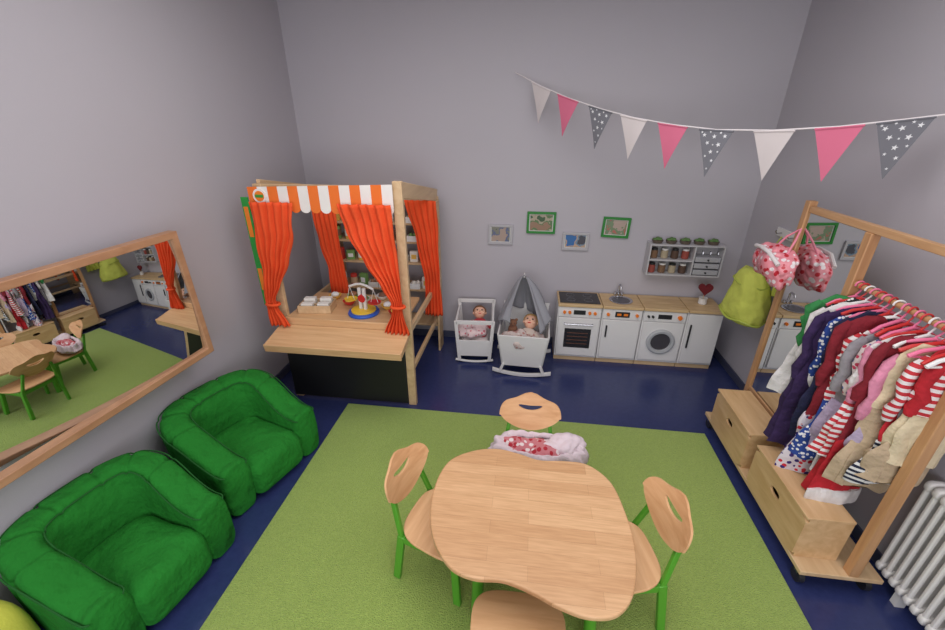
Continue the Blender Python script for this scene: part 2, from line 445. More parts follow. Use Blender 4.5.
mb=MB().box(-.53,-.48,-.03,-.02,.80,1.56,0)
mb.box(-.52,-.49,-.034,-.03,1.30,1.50,1).box(-.52,-.49,-.034,-.03,.92,1.08,1)
mb.build("side_banner",[mat("banner_green",(40,150,60),.6),ORKN],t,bevel=.002)
B("shelf_side",BIRCH,(-.42,-.40,.80,1.10,0,1.40));B("shelf_side",BIRCH,(.535,.555,.86,1.01,0,1.40))
for z in(.28,.62,.87,1.06,1.22,1.39):
    B("shelf_board",BIRCH,(-.40,.535,.86,1.10,z-.018,z))
cols=[(240,236,228),(210,60,50),(120,160,90),(236,190,90),(160,110,80),(245,245,245),(214,180,145),(130,90,70)]
tm=[mat("toy_pack_colour",c,.6) for c in cols]
k=0
for z in(.62,.87,1.06,1.22):
    for j in range(9):
        x=-1.67+.098*j
        kk=random.randrange(3);h=random.uniform(.08,.125)
        if kk==0:
            o=thing("toy_food_box","small colourful toy food carton on stall shelf","toy",(x,3.47,z),random.uniform(-.3,.3),"toy groceries on stall shelves")
            MB().box(-.035,.035,-.02,.02,0.001,h).build("carton",tm[k%8],o,bevel=.002)
            MB().box(-.022,.022,-.0225,-.02,h*.3,h*.7).build("carton_label",tm[(k+3)%8],o)
        elif kk==1:
            o=thing("toy_tin","small round toy food tin on stall shelf","toy",(x,3.47,z),0,"toy groceries on stall shelves")
            MB().lathe([(.028,0.001),(.03,.004),(.03,h-.004),(.028,h)],n=18).build("tin_body",tm[k%8],o)
            MB().lathe([(.031,h*.25),(.031,h*.75)],n=18).build("tin_label",tm[(k+5)%8],o)
        else:
            o=thing("storage_basket","small white wooden crate on stall shelf","basket",(x,3.47,z),0,"toy groceries on stall shelves")
            MB().box(-.045,.045,-.045,-.04,0.001,.05).box(-.045,.045,.04,.045,0.001,.05).box(-.045,-.04,-.04,.04,0.001,.05).box(.04,.045,-.04,.04,0.001,.05).box(-.04,.04,-.04,.04,0.001,.006).build("crate_body",tm[[0,5,6][k%3]],o,bevel=.001)
            MB().sq((-.018,0,.038),(.02,.025,.03)).sq((.02,.005,.044),(.018,.024,.028)).build("crate_contents",tm[(k+1)%8],o)
        k+=1
o=thing("toy_crate","pale wooden sorting crate with white paper packs","toy crate",(-1.54,2.70,.711),math.radians(8))
MB().box(-.12,.12,-.08,-.072,0,.06).box(-.12,.12,.072,.08,0,.06).box(-.12,-.112,-.072,.072,0,.06).box(.112,.12,-.072,.072,0,.06).box(-.112,.112,-.072,.072,0,.008).box(-.003,.003,-.072,.072,.008,.055).box(-.112,.112,-.003,.003,.008,.05).build("crate_body",BIRCH,o,bevel=.002)
PPW=mat("paper_pack_white",(238,236,230),.7)
for a,(x,y) in enumerate([(-.06,.036),(.06,.036),(-.06,-.036),(.06,-.036)]):
    p=MB().box(-.042,.042,-.024,.024,0,.075-.015*(a//2)).build("paper_pack",PPW,loc=(-1.54+x*math.cos(.14)-y*math.sin(.14),2.70+x*math.sin(.14)+y*math.cos(.14),.7195),bevel=.002)
    p.rotation_euler=(0,0,.14); tag(p,"white paper carton packed in a sorting crate","toy pack","paper packs in the crate")
o=thing("toy_scale","colourful wooden balance scale with hanging trays","toy scale",(-1.17,2.68,.711),math.radians(-12))
MB().lathe([(.11,0),(.115,.01),(.11,.022),(.03,.026)],n=32).build("base",BLUE,o)
MB().box(-.030,-.008,-.01,.01,.026,.20).box(.008,.030,-.01,.01,.026,.20).build("column",WHITEP,o,bevel=.003)
MB().cyl((0,-.014,.12),(0,.014,.12),.03,20).build("dial",RED,o)
MB().tube([(-.10+.2*k/10,0,.20+.03*math.sin(pi*k/10)) for k in range(11)],.009,10).build("beam",WHITEP,o)
for x in(-.10,.10):
    MB().tube([(x,0,.2),(x-.03,0,.1)],.002,6).tube([(x,0,.2),(x+.03,0,.1)],.002,6).build("cord",WHITEP,o)
    MB().lathe([(.012,.085),(.045,.098),(.048,.106),(.042,.104),(.01,.092)],c=(x,0,0),n=24).build("tray",YEL if x<0 else RED,o)
MB().lathe([(.02,.022),(.09,.024),(.09,.034),(.02,.036)],n=28).build("ring",YEL,o)
for a,(x,y,c) in enumerate([(-1.02,2.78,3),(-1.24,2.88,0),(-1.34,2.82,1),(-1.00,2.90,6),(-1.12,2.96,5),(-1.36,2.95,2),(-1.50,2.92,3),(-.93,2.68,1)]):
    o=thing("toy_bowl","small round toy bowl on the stall counter","toy bowl",(x,y,.711),0,"toy bowls on the stall counter")
    MB().lathe([(.02,0),(.035,.012),(.05,.035),(.047,.036),(.03,.014),(.005,.008)],n=24).build("bowl",tm[c],o)
    MB().sq((0,0,.035),(.032,.032,.022)).build("bowl_filling",tm[(c+2)%8],o)

# ---------------------------------------------------------------- doll helper
def doll(loc,rx,rz,label,hair,cloth,sc=1.0):
    o=thing("doll",label,"doll",loc,rz); o.rotation_euler=(rx,0,rz); o.scale=(sc,sc,sc)
    m=MB();m.sq((0,0,0),(.052,.05,.06),2.2,2.0,nu=32,nv=20)
    m.sq((0,-.052,-.006),(.008,.01,.008)).sq((-.03,-.036,-.018),(.016,.014,.015)).sq((.03,-.036,-.018),(.016,.014,.015))
    m.sq((-.054,0,-.004),(.008,.012,.014)).sq((.054,0,-.004),(.008,.012,.014))
    m.build("head",SKIN,o)
    MB().sq((-.02,-.045,.006),(.008,.006,.007)).sq((.02,-.045,.006),(.008,.006,.007)).build("eyes",DARK,o)
    MB().sq((0,-.047,-.026),(.014,.006,.004)).build("mouth",RED,o)
    m=MB();m.sq((0,.008,.012),(.058,.054,.058),2.2,2,nu=40,nv=20)
    m.v=[(x*(1+.05*math.sin(60*math.atan2(y,x))),y if y>-.03 or z>.03 else y+.035,z) for x,y,z in m.v]
    m.build("hair",hair,o)
    me=bpy.data.meshes.new("body")
    V=[(0,0,-.05),(0,0,-.08),(0,0,-.13),(0,0,-.18),(.05,0,-.09),(.09,-.03,-.14),(.085,-.06,-.17),(-.05,0,-.09),(-.09,-.03,-.14),(-.085,-.06,-.17),(.035,0,-.20),(.04,-.02,-.23),(-.035,0,-.20),(-.04,-.02,-.23)]
    E=[(0,1),(1,2),(2,3),(1,4),(4,5),(5,6),(1,7),(7,8),(8,9),(3,10),(10,11),(3,12),(12,13)]
    Rr=[.02,.035,.048,.045,.022,.017,.014,.022,.017,.014,.03,.022,.03,.022]
    me.from_pydata(V,E,[]);ob=bpy.data.objects.new("body",me);COL.objects.link(ob);ob.parent=o
    me.materials.append(cloth)
    md=ob.modifiers.new("k",'SKIN')
    for i,r in enumerate(Rr): me.skin_vertices[0].data[i].radius=(r,r)
    me.skin_vertices[0].data[3].use_root=True
    ob.modifiers.new("u",'SUBSURF').render_levels=2
    return o
def lumpy(c,h,seed,amp=.18,fr=9,e=2.4,nu=64,nv=30):
    m=MB().sq((0,0,0),h,e,2.2,nu,nv);o_=[]
    for x,y,z in m.v:
        k=noise.noise(Vector((x*fr+seed,y*fr,z*fr)))+.5*abs(noise.noise(Vector((x*fr*2.3,y*fr*2.3+seed,z*fr*2.3))))
        f=1+amp*k;o_.append((c[0]+x*f,c[1]+y*f,c[2]+z*(1+amp*1.8*k)))
    m.v=o_;return m
BLANK=dots("pink_patterned_blanket",(230,204,206),(206,110,124),30,.30)
MATC=mat("mattress_cloth",(225,215,215),.9)
t=thing("doll_cradle","white wooden doll cradle with open slatted sides","doll cradle",(-.43,3.44,0),math.radians(4))
def quadslab(m,q,d):
    q=[Vector(p) for p in q];n=(q[1]-q[0]).cross(q[3]-q[0]).normalized()*d
    m.add(q+[p+n for p in q],[(3,2,1,0),(4,5,6,7),(0,1,5,4),(1,2,6,5),(2,3,7,6),(3,0,4,7)])
    return m
for y,s in((-.19,1),(.19,1)):
    m=MB();zt_=.42 if y<0 else .47
    for x in(-1,1): m.beam((x*.135,y,.02),(x*.165,y,zt_),.03,.02)
    m.beam((-.165,y,zt_-.015),(.165,y,zt_-.015),.02,.035)
    quadslab(m,[(-.135,y-.006,.07),(.135,y-.006,.07),(.148,y-.006,.23),(-.148,y-.006,.23)],-.012)
    m.build("end_panel",WHITEP,t,bevel=.003)
    MB().tube([(-.17+.34*k/10,y,.012+.02*abs(k/5-1)**2) for k in range(11)],.011,8).build("rocker",WHITEP,t)
for x in(-1,1):
    m=MB().beam((x*.162,-.19,.40),(x*.162,.19,.40),.018,.03).beam((x*.15,-.19,.12),(x*.15,.19,.12),.018,.03)
    for k in range(6):
        yy=-.15+.06*k;m.beam((x*.15,yy,.12),(x*.162,yy,.40),.012,.012)
    m.build("side_panel",WHITEP,t,bevel=.002)
MB().box(-.14,.14,-.18,.18,.12,.135).build("bed_board",WHITEP,t)
o=MB().sq((0,0,.05),(.13,.17,.05),5,3).build("mattress",MATC,loc=(-.43,3.44,.136));o.rotation_euler=(0,0,math.radians(4));tag(o,"small pale cushion mattress inside doll cradle","mattress")
doll((-.40,3.50,.39),math.radians(-48),math.radians(8),"small doll in red patterned clothes lying in cradle",HAIRB,mat("doll_red_knit",(190,60,70),.9),1.05)
o=lumpy((0,0,.05),(.125,.11,.055),11,.35,12).build("doll_blanket",BLANK,loc=(-.44,3.36,.24));tag(o,"pale pink patterned doll blanket crumpled in cradle","blanket")

t=thing("canopy_cradle","white wooden doll cradle with grey fabric canopy","doll cradle",(.02,3.28,0),math.radians(-2))
m=MB();quadslab(m,[(-.165,-.19,.10),(.165,-.19,.10),(.205,-.22,.40),(-.205,-.22,.40)],.014);m.build("end_panel",WHITEP,t,bevel=.003)
m=MB();quadslab(m,[(.165,.19,.10),(-.165,.19,.10),(-.205,.22,.52),(.205,.22,.52)],.014);m.build("end_panel",WHITEP,t,bevel=.003)
m=MB();quadslab(m,[(.165,-.18,.10),(.165,.18,.10),(.205,.21,.40),(.205,-.21,.40)],.012);m.build("side_panel",WHITEP,t,bevel=.003)
m=MB();quadslab(m,[(-.165,.18,.10),(-.165,-.18,.10),(-.205,-.21,.40),(-.205,.21,.40)],.012);m.build("side_panel",WHITEP,t,bevel=.003)
MB().box(-.16,.16,-.18,.18,.10,.115).build("bed_board",WHITEP,t)
for y in(-.2,.2):
    MB().beam((-.155,y,.12),(-.19,y,.025),.03,.022).beam((.155,y,.12),(.19,y,.025),.03,.022).build("legs",WHITEP,t,bevel=.003)
    MB().beam((-.16,y,.20),(.16,y,.20),.024,.02).build("cross_rail",WHITEP,t)
    m=MB()
    pr=[(-.25+.5*k/16,.002+.035*((k/8-1)**2)) for k in range(17)]
    pr+= [(x,z+.028) for x,z in reversed(pr)]
    m.prism(pr,XZ,y-.011,y+.011);m.build("rocker",WHITEP,t,bevel=.002)
MB().tube([(-.02,.235,.2),(-.02,.235,.74),(-.03,.22,.79),(-.03,.17,.81),(-.03,.10,.80)],.007,10).build("canopy_pole",WHITEP,t)
vs=[];n=110;R=24
for r in range(R+1):
    f=r/R
    for k in range(n+1):
        u=k/n
        g=math.radians(-56+292*u)
        rad=.008+.19*(f**.72)
        nz_=noise.noise(Vector((math.cos(g)*2.4,math.sin(g)*2.4,f*1.3)))
        n2_=noise.noise(Vector((math.cos(g)*6,math.sin(g)*6,f*1.2)))
        fold=1+(.20*nz_+.10*n2_)*f**.5
        z=.815-.39*f**1.12+.05*math.cos(3*g+.6)*f+.04*nz_*f
        vs.append((-.03*(1-f)+rad*fold*math.cos(g)*1.14,.09*(1-f)+.02*f+rad*fold*math.sin(g),z))
fs=[(r*(n+1)+k,r*(n+1)+k+1,(r+1)*(n+1)+k+1,(r+1)*(n+1)+k) for r in range(R) for k in range(n)]
MB().add(vs,fs).build("canopy",GCLOTH,t,solid=.003,ang=80)
o=MB().sq((0,0,.05),(.14,.16,.06),5,3).build("mattress",MATC,loc=(.02,3.28,.132));tag(o,"small pale cushion mattress inside canopy cradle","mattress")
doll((.07,3.28,.43),math.radians(-48),math.radians(-12),"small blond doll lying in the canopy cradle",mat("doll_blond_hair",(190,150,96),.8,var=.3,vs=50),mat("doll_beige_suit",(206,190,180),.9),1.1)
o=lumpy((0,0,.05),(.16,.10,.065),13,.35,11).build("doll_blanket",dots("striped_blanket",(206,190,186),(180,130,124),30,.36),loc=(.02,3.16,.27));tag(o,"pale patterned doll blanket crumpled in canopy cradle","blanket")
o=thing("teddy_bear","small brown plush teddy in the canopy cradle","plush toy",(-.08,3.24,.37))
BR=mat("brown_plush",(130,90,70),.95,bump=.4)
MB().sq((0,0,0),(.04,.035,.05)).sq((0,-.005,.065),(.034,.03,.032)).sq((0,-.035,.058),(.014,.012,.011)).build("body",BR,o)
MB().sq((-.028,0,.092),(.013,.008,.013)).sq((.028,0,.092),(.013,.008,.013)).build("ears",BR,o)
MB().sq((-.012,-.032,.072),(.004,.004,.004)).sq((.012,-.032,.072),(.004,.004,.004)).sq((0,-.047,.06),(.005,.004,.004)).build("eyes_and_nose",DARK,o)

# ---------------------------------------------------------------- play kitchen
YF,YB,KT=3.39,3.69,.57
WORK=wood("worktop_wood",(192,158,114),(216,186,142),(2,12,12))
PLINTH=wood("plinth_wood",(200,170,130),(220,190,150),(2,12,12))
RING=mat("burner_grey",(110,110,116),.4)
def unit(name,label,x0,x1,cat):
    t=thing(name,label,cat,((x0+x1)/2,YF,0),0,"play kitchen units")
    w=(x1-x0)/2-.003
    MB().box(-w,w,.014,YB-YF,.045,KT-.025).build("body",WHITEP,t,bevel=.002)
    MB().box(-w,w,.03,YB-YF,0.0,.045).build("plinth",PLINTH,t)
    MB().box(-w,w,-.012,YB-YF,KT-.024,KT).build("worktop",WORK,t,bevel=.003)
    return t,w
def knob(t,x,z,r=.013,m=ORKN):
    MB().cyl((x,.0,z),(x,-.018,z),r,20).box(x-.003,x+.003,-.024,-.016,z-r*.9,z+r*.9).build("knob",m,t)
t,w=unit("play_stove","white play stove with black hob and oven door",.30,.68,"play stove")
MB().box(-w+.015,w-.015,.02,.27,KT+.0,KT+.006).build("hob",GLASSD,t,bevel=.002)
for x in(-.075,.075):
    for y in(.09,.20):
        MB().tube([(x+.036*math.cos(g),y+.036*math.sin(g),KT+.006) for g in [2*pi*k/24 for k in range(24)]],.0015,6,closed=True).build("burner_ring",RING,t)
MB().box(-w+.005,w-.005,0,.013,.45,.54).build("control_panel",WHITEP,t,bevel=.002)
for x in(-.13,-.085,.085,.13): knob(t,x,.495)
MB().box(-.05,.05,-.004,.0,.475,.515).build("display",DARK,t)
d=MB().box(-w+.012,w-.012,-.006,.013,.07,.44).build("oven_door",WHITEP,t,bevel=.003)
MB().box(-.115,.115,-.010,-.006,.15,.34).build("oven_window",GLASSD,d,bevel=.002)
MB().tube([(-.12,-.006,.39),(-.12,-.028,.39),(.12,-.028,.39),(.12,-.006,.39)],.006,8).build("door_handle",STEEL,d)
m=MB()
for z in(.19,.225,.26,.295): m.box(-.09,.09,-.012,-.010,z,z+.006)
m.build("oven_grid_print",mat("oven_print_brown",(110,70,56)),d)
t,w=unit("play_sink","white play sink unit with steel basin",.68,1.02,"play sink")
MB().lathe([(.095,0),(.10,.006),(.085,.006),(.075,-.0+.001),(.02,.0005)],c=(0,.14,KT),n=36).build("basin",STEEL,t)
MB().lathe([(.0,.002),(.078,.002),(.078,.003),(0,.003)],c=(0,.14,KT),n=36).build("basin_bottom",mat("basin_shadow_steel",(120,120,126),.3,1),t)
MB().tube([(.0,.265,KT),(.0,.265,KT+.09),(0,.25,KT+.105),(0,.20,KT+.10),(0,.19,KT+.08)],.009,10).cyl((.03,.265,KT),(.03,.265,KT+.03),.012).cyl((-.03,.265,KT),(-.03,.265,KT+.03),.012).build("faucet",STEEL,t)
MB().box(-w+.005,w-.005,0,.013,.45,.54).build("control_panel",WHITEP,t,bevel=.002)
MB().box(-.06,.06,-.004,0,.47,.52).build("display",DARK,t)
MB().box(-.045,-.01,-.006,-.004,.485,.505).box(.01,.045,-.006,-.004,.485,.505).build("display_digits",ORKN,t)
for x in(-.12,.12): knob(t,x,.495)
d=MB().box(-w+.012,w-.012,-.006,.013,.07,.44).build("door",WHITEP,t,bevel=.003)
MB().box(-w+.04,-w+.052,-.022,-.006,.28,.39).build("door_handle",DARK,d,bevel=.002)
t,w=unit("play_washing_machine","white play washing machine with round door",1.02,1.38,"play washing machine")
MB().box(-w+.005,w-.005,0,.013,.45,.54).build("control_panel",WHITEP,t,bevel=.002)
MB().box(-.055,.055,-.004,0,.475,.515).build("display",DARK,t)
knob(t,.12,.495,.018);knob(t,-.10,.495,.010,DARK);knob(t,-.135,.495,.010,DARK)
MB().box(-w+.012,w-.012,-.002,.013,.07,.44).build("front_plate",WHITEP,t,bevel=.003)
rot=Matrix.Rotation(pi/2,4,'X')
m=MB().lathe([(.080,0),(.118,0),(.118,.016),(.104,.024),(.085,.020),(.080,.004)],n=40);m.xform(Matrix.Translation((0,-.002,.26))@rot)
d=m.build("round_door",GREY,t)
m=MB().lathe([(.0,.008),(.084,.006),(.084,.002),(0,.002)],n=36);m.xform(Matrix.Translation((0,-.002,.26))@rot);m.build("door_glass",mat("washer_glass",(74,72,76),.2),d)
t,w=unit("play_cupboard","white play kitchen cupboard with wooden worktop",1.38,1.67,"play cupboard")
d=MB().box(-w+.010,w-.010,-.006,.013,.07,.535).build("door",WHITEP,t,bevel=.003)
MB().box(-w+.03,-w+.042,-.022,-.006,.22,.44).build("door_handle",DARK,d,bevel=.002)
o=thing("heart_ornament","dark red fabric heart on stick in white pot","ornament",(1.53,3.54,KT))
MB().lathe([(.025,0),(.035,.01),(.032,.05),(.036,.06),(.03,.06),(.026,.02)],n=24).build("pot",WHITEP,o)
MB().cyl((0,0,.03),(0,0,.10),.003,8).build("stick",BIRCH,o)
hp=[]
for k in range(40):
    g=2*pi*k/40;hp.append((.0035*16*math.sin(g)**3,.14+.0036*(13*math.cos(g)-5*math.cos(2*g)-2*math.cos(3*g)-math.cos(4*g))))
MB().prism(hp,XZ,-.015,.015).build("heart",mat("heart_dark_red",(110,24,34),.8),o,bevel=.006,seg=3)

# ---------------------------------------------------------------- wall shelf
SX,SZ=1.335,.935
t=thing("wall_shelf","grey white wall shelf with two compartments and drawers","shelf",(SX,BY,SZ))
SHW=mat("shelf_paint",(190,188,192),.5)
m=MB().box(-.30,.30,-.13,-.004,.12,.132).box(-.30,.30,-.13,-.004,-.14,-.128).box(-.30,-.288,-.13,-.004,-.128,.12).box(.288,.30,-.13,-.004,-.128,.12).box(.06,.072,-.13,-.004,-.128,.12).box(-.288,.06,-.13,-.004,-.010,.002).box(-.30,.30,-.004,-.001,-.128,.12)
m.build("shelf_case",SHW,t,bevel=.002)
DG=mat("drawer_grey",(170,170,176),.5)
for k in range(3):
    z=-.125+.056*k+.005
    d=MB().box(.08,.28,-.128,-.02,z,z+.042).build("drawer",DG,t,bevel=.003)
    MB().cyl((.18,-.128,z+.02),(.18,-.140,z+.02),.007,12).build("drawer_knob",DARK,d)
m=MB()
for x in(.12,.18,.24): m.tube([(x,-.13,.09),(x,-.15,.085),(x,-.152,.07),(x,-.14,.062)],.004,8)
m.build("hooks",STEEL,t)
JC=[mat("jar_content",c,.7) for c in[(150,70,60),(120,90,66),(170,155,130),(84,62,50)]]
for zz in(-.127,.003):
    for k in range(4):
        o=thing("spice_jar","small glass jar of dried goods on shelf","jar",(SX-.245+.085*k,BY-.07,SZ+zz),0,"jars on the wall shelf")
        MB().lathe([(.026,0),(.03,.005),(.03,.06),(.022,.07)],n=18).build("jar_body",JC[(k+(zz>-.1))%4],o)
        MB().lathe([(.026,.07),(.026,.085)],n=18).build("jar_lid",WHITEP if k%2 else DARK,o)
PD=mat("pot_brown",(96,84,74));FG=mat("foliage_green",(96,132,74),.8,var=.3)
for k in range(5):
    o=thing("potted_herb","low wide pot with green top on wall shelf","plant pot",(SX-.235+.112*k,BY-.07,SZ+.133),0,"plant pots on the wall shelf")
    MB().lathe([(.036,0),(.044,.018),(.045,.028),(.038,.028)],n=20).build("pot",PD,o)
    m=MB()
    for a in range(13):
        g=a*2.4;rr=.03*math.sqrt(a/13);m.sq((rr*math.cos(g),rr*math.sin(g),.031+.003*(a%3)),(.016,.016,.007),nu=10,nv=6)
    m.build("foliage",FG,o)

# ---------------------------------------------------------------- framed photographs
MC=mat("mount_card",(215,215,212))
def picture(x0,x1,z0,z1,frm,cols,label,tilt=0):
    w,h=(x1-x0)/2,(z1-z0)/2
    t=thing("framed_photo",label,"picture",((x0+x1)/2,BY,(z0+z1)/2),0,"framed photos on the wall");t.rotation_euler=(0,tilt,0)
    f_=.020;m=MB()
    m.box(-w,w,-.022,-.002,h-f_,h).box(-w,w,-.022,-.002,-h,-h+f_).box(-w,-w+f_,-.022,-.002,-h+f_,h-f_).box(w-f_,w,-.022,-.002,-h+f_,h-f_)
    m.build("frame",frm,t,bevel=.002)
    MB().box(-w+f_,w-f_,-.010,-.003,-h+f_,h-f_).build("mount",MC,t)
    MB().box(-w+.028,w-.028,-.012,-.010,-h+.026,h-.026).build("photo_print",photo("photo_print",cols),t)
GF=mat("green_frame",(40,130,50),.5);WF=mat("pale_frame",(180,178,184),.5)
picture(-.35,-.13,.99,1.17,WF,[(80,90,80),(130,130,120),(100,110,140),(170,150,140)],"pale framed photograph of people outdoors")
picture(-.01,.24,1.10,1.29,GF,[(60,90,60),(170,160,140),(90,120,80),(150,120,100)],"bright green framed group photograph")
picture(.31,.54,.96,1.12,WF,[(60,110,170),(190,160,140),(120,140,160),(80,80,90)],"pale framed photograph with blue tones")
picture(.64,.87,1.085,1.26,GF,[(80,80,70),(180,110,100),(120,140,110),(180,160,150)],"green framed photograph, hung slightly tilted",math.radians(2))

# ---------------------------------------------------------------- bunting
SP=[(-.16,3.70,2.345),(.04,3.54,2.24),(.23,3.38,2.155),(.44,3.21,2.08),(.63,3.05,2.025),(.83,2.89,1.985),(1.02,2.72,1.96),(1.24,2.55,1.96),(1.44,2.38,1.98),(1.61,2.24,2.01),(1.80,2.08,2.048)]
t=thing("bunting","string of pink, white and grey starred triangular pennants","bunting",(.82,2.89,1.98))
O=Vector((.82,2.89,1.98))
MB().tube([Vector(p)-O for p in SP],.004,8).build("string",WCLOTH,t)
dv=Vector((1.94,-1.6,0)).normalized();nv=Vector((dv.y,-dv.x,0))
PW=mat("pennant_white",(214,205,206),.9,var=.04);PP=mat("pennant_pink",(214,112,142),.9,var=.05);PG=mat("pennant_grey",(116,116,124),.9,var=.05);STM=mat("star_white",(226,226,230),.9,var=.01)
seqm=[PW,PP,PG]*3
def star(cx,cz,r,a0):
    return [(cx+(r if k%2==0 else r*.42)*math.cos(a0+pi*k/5),cz+(r if k%2==0 else r*.42)*math.sin(a0+pi*k/5)) for k in range(10)]
for i in range(9):
    p=Vector(SP[i+1])-O;a=Vector(SP[i])-O;c=Vector(SP[i+2])-O
    sl=(c-a).z/(Vector((c.x-a.x,c.y-a.y,0)).length)
    Wd,Hh=.092,.25
    tw=random.uniform(-.12,.12)
    def F(x,z,h,p=p,sl=sl,tw=tw):
        return p+dv*(x)+Vector((0,0,z+sl*x))+nv*(h+tw*(-z)+.012*math.sin(x*30)*(-z*4))
    m=MB();rows=8
    for side,hh in((0,-.001),(1,.001)):
        vs=[]
        for r in range(rows+1):
            f=r/rows
            for k in range(5):
                vs.append(F((-1+k/2)*Wd*(1-f*.985),-Hh*f,hh))
        m.add(vs,[(r*5+k,r*5+k+1,(r+1)*5+k+1,(r+1)*5+k) for r in range(rows) for k in range(4)],0)
    hem=[F(-Wd+2*Wd*k/6,-.004,0) for k in range(7)];m.tube(hem,.006,6,0)
    if i%3==2:
        for (cx,cz,rr) in[(-.055,-.03,.012),(.0,-.035,.013),(.055,-.03,.012),(-.03,-.07,.012),(.032,-.075,.014),(.0,-.115,.013),(-.026,-.14,.008),(.017,-.16,.010),(0,-.205,.007),(-.07,-.016,.007),(.03,-.014,.008),(-.025,-.012,.007),(.002,-.078,.006),(.038,-.112,.007)]:
            st_=star(cx,cz,rr,random.random()*2)
            for hh in(-.0025,.0025):
                vs=[F(x,z,hh) for x,z in st_]+[F(cx,cz,hh)]
                m.add(vs,[(k,(k+1)%10,10) for k in range(10)],1)
    m.build("pennant",[seqm[i],STM],t,fix=False)

# ---------------------------------------------------------------- table
Tpts=[(-.21,1.60),(-.09,1.63),(.02,1.61),(.12,1.58),(.24,1.59),(.35,1.58),(.44,1.49),(.475,1.35),(.485,1.17),(.45,1.00),(.38,.905),(.28,.880),(.18,.90),(.08,.94),(-.02,.965),(-.13,.960),(-.23,1.0),(-.32,1.13),(-.355,1.33),(-.32,1.51)]
def crom(P,n=6):
    o=[];N=len(P)
    for i in range(N):
        p0,p1,p2,p3=[Vector(P[(i+k)%N]) for k in(-1,0,1,2)]
        for j in range(n):
            s=j/n
            o.append(tuple(.5*((2*p1)+(-p0+p2)*s+(2*p0-5*p1+4*p2-p3)*s*s+(-p0+3*p1-3*p2+p3)*s**3)))
    return o
TC=(.07,1.27)
tp=[(x-TC[0],y-TC[1]) for x,y in crom(Tpts)]
t=thing("kids_table","kidney-shaped beech kids table with green legs","table",(TC[0],TC[1],.013))
MB().prism(tp,XY,.462,.487).build("tabletop",STAVE,t,bevel=.007,seg=3,ang=50)
for x,y in((-.27,.24),(.28,.22),(.27,-.24),(-.20,-.18)):
    MB().cyl((x,y,0),(x*.93,y*.93,.462),.024,20).build("leg",GREENP,t)
m=MB()
q=[(-.25,.22),(.26,.20),(.25,-.22),(-.185,-.165)]
for k in range(4):
    a=q[k];c=q[(k+1)%4];m.beam((a[0],a[1],.43),(c[0],c[1],.43),.02,.06)
m.build("apron",GREENP,t)

# ---------------------------------------------------------------- chairs
STAVEC=wood("chair_seat_beech",(212,162,116),(230,184,138),(1.5,12,12))
BACKW=wood("chair_back_beech",(206,154,108),(226,180,134),(1.5,12,12))
def make_chair(loc,rz,label):
    t=thing("kids_chair",label,"chair",loc,rz,"kids chairs around the table")
    P=lambda x,e:math.copysign(abs(x)**(2/e),x)
    out=[];n=44
    for k in range(n):
        g=2*pi*k/n
        x=.172*P(math.cos(g),3.4);y=.165*P(math.sin(g),3.4);x*=1+.08*(y/.165);out.append((x,y))
    m=MB().prism(out,lambda x,y,h:(x,y,h+(.012*(y/.165)**2 if y<0 else -.008*(y/.165)**2)),.292,.306)
    m.build("seat",STAVEC,t,bevel=.004,ang=50)
    n=64
    def loopO(g):
        x=.168*P(math.cos(g),2.8);z=.092*P(math.sin(g),2.6)
        u=x/.168
        if z<0:
            x*=1-.26*(-z/.092)
            z+=.014*math.cos(u*pi)*-1*.6
        else: z+=.010*math.cos(u*2*pi)-.012*u*u
        return x,z
    def loopI(g):
        x=.066*P(math.cos(g),2.3);return x,.032+.0145*P(math.sin(g),2.1)-.016*(1-(x/.066)**2)+.004
    vs=[]
    bend=lambda x,z:-.168-.040*(1-(x/.168)**2)-(z)*.34
    NR=5
    for h in(-.005,.005):
        for r in range(NR+1):
            f=r/NR
            for k in range(n):
                xo,zo=loopO(2*pi*k/n);xi,zi=loopI(2*pi*k/n)
                x=xo+(xi-xo)*f;z=zo+(zi-zo)*f;vs.append((x,bend(x,z)+h,.520+z))
    S=(NR+1)*n;fs=[]
    for r in range(NR):
        for k in range(n):
            k2=(k+1)%n
            fs+=[(r*n+k,r*n+k2,(r+1)*n+k2,(r+1)*n+k),(S+r*n+k,S+(r+1)*n+k,S+(r+1)*n+k2,S+r*n+k2)]
    for k in range(n):
        k2=(k+1)%n
        fs+=[(k,S+k,S+k2,k2),(NR*n+k,NR*n+k2,S+NR*n+k2,S+NR*n+k)]
    MB().add(vs,fs).build("backrest",BACKW,t,ang=50)
    for s in(-1,1):
        MB().beam((s*.15,.135,0),(s*.14,.12,.29),.022,.036).build("leg",GREENP,t,bevel=.004)
        MB().beam((s*.15,-.185,0),(s*.138,-.145,.29),.022,.036).beam((s*.138,-.145,.28),(s*.108,-.196,.48),.020,.024).build("leg",GREENP,t,bevel=.004)
        MB().beam((s*.139,-.13,.272),(s*.139,.125,.272),.02,.036).build("side_rail",GREENP,t,bevel=.003)
    MB().beam((-.139,-.13,.272),(.139,-.13,.272),.02,.036).beam((-.139,.115,.272),(.139,.115,.272),.02,.036).build("cross_rail",GREENP,t,bevel=.003)
    return t
ch=make_chair((.07,1.70,.013),pi,"beech kids chair with green legs holding a cloth bundle")
dup(ch,(-.310,1.325,.013),math.radians(-106),"beech kids chair with green legs, slotted backrest")
dup(ch,(.450,1.265,.013),math.radians(102),"beech kids chair with green legs, slotted backrest")
dup(ch,(.045,.885,.013),0,"beech kids chair with green legs, pushed under table")

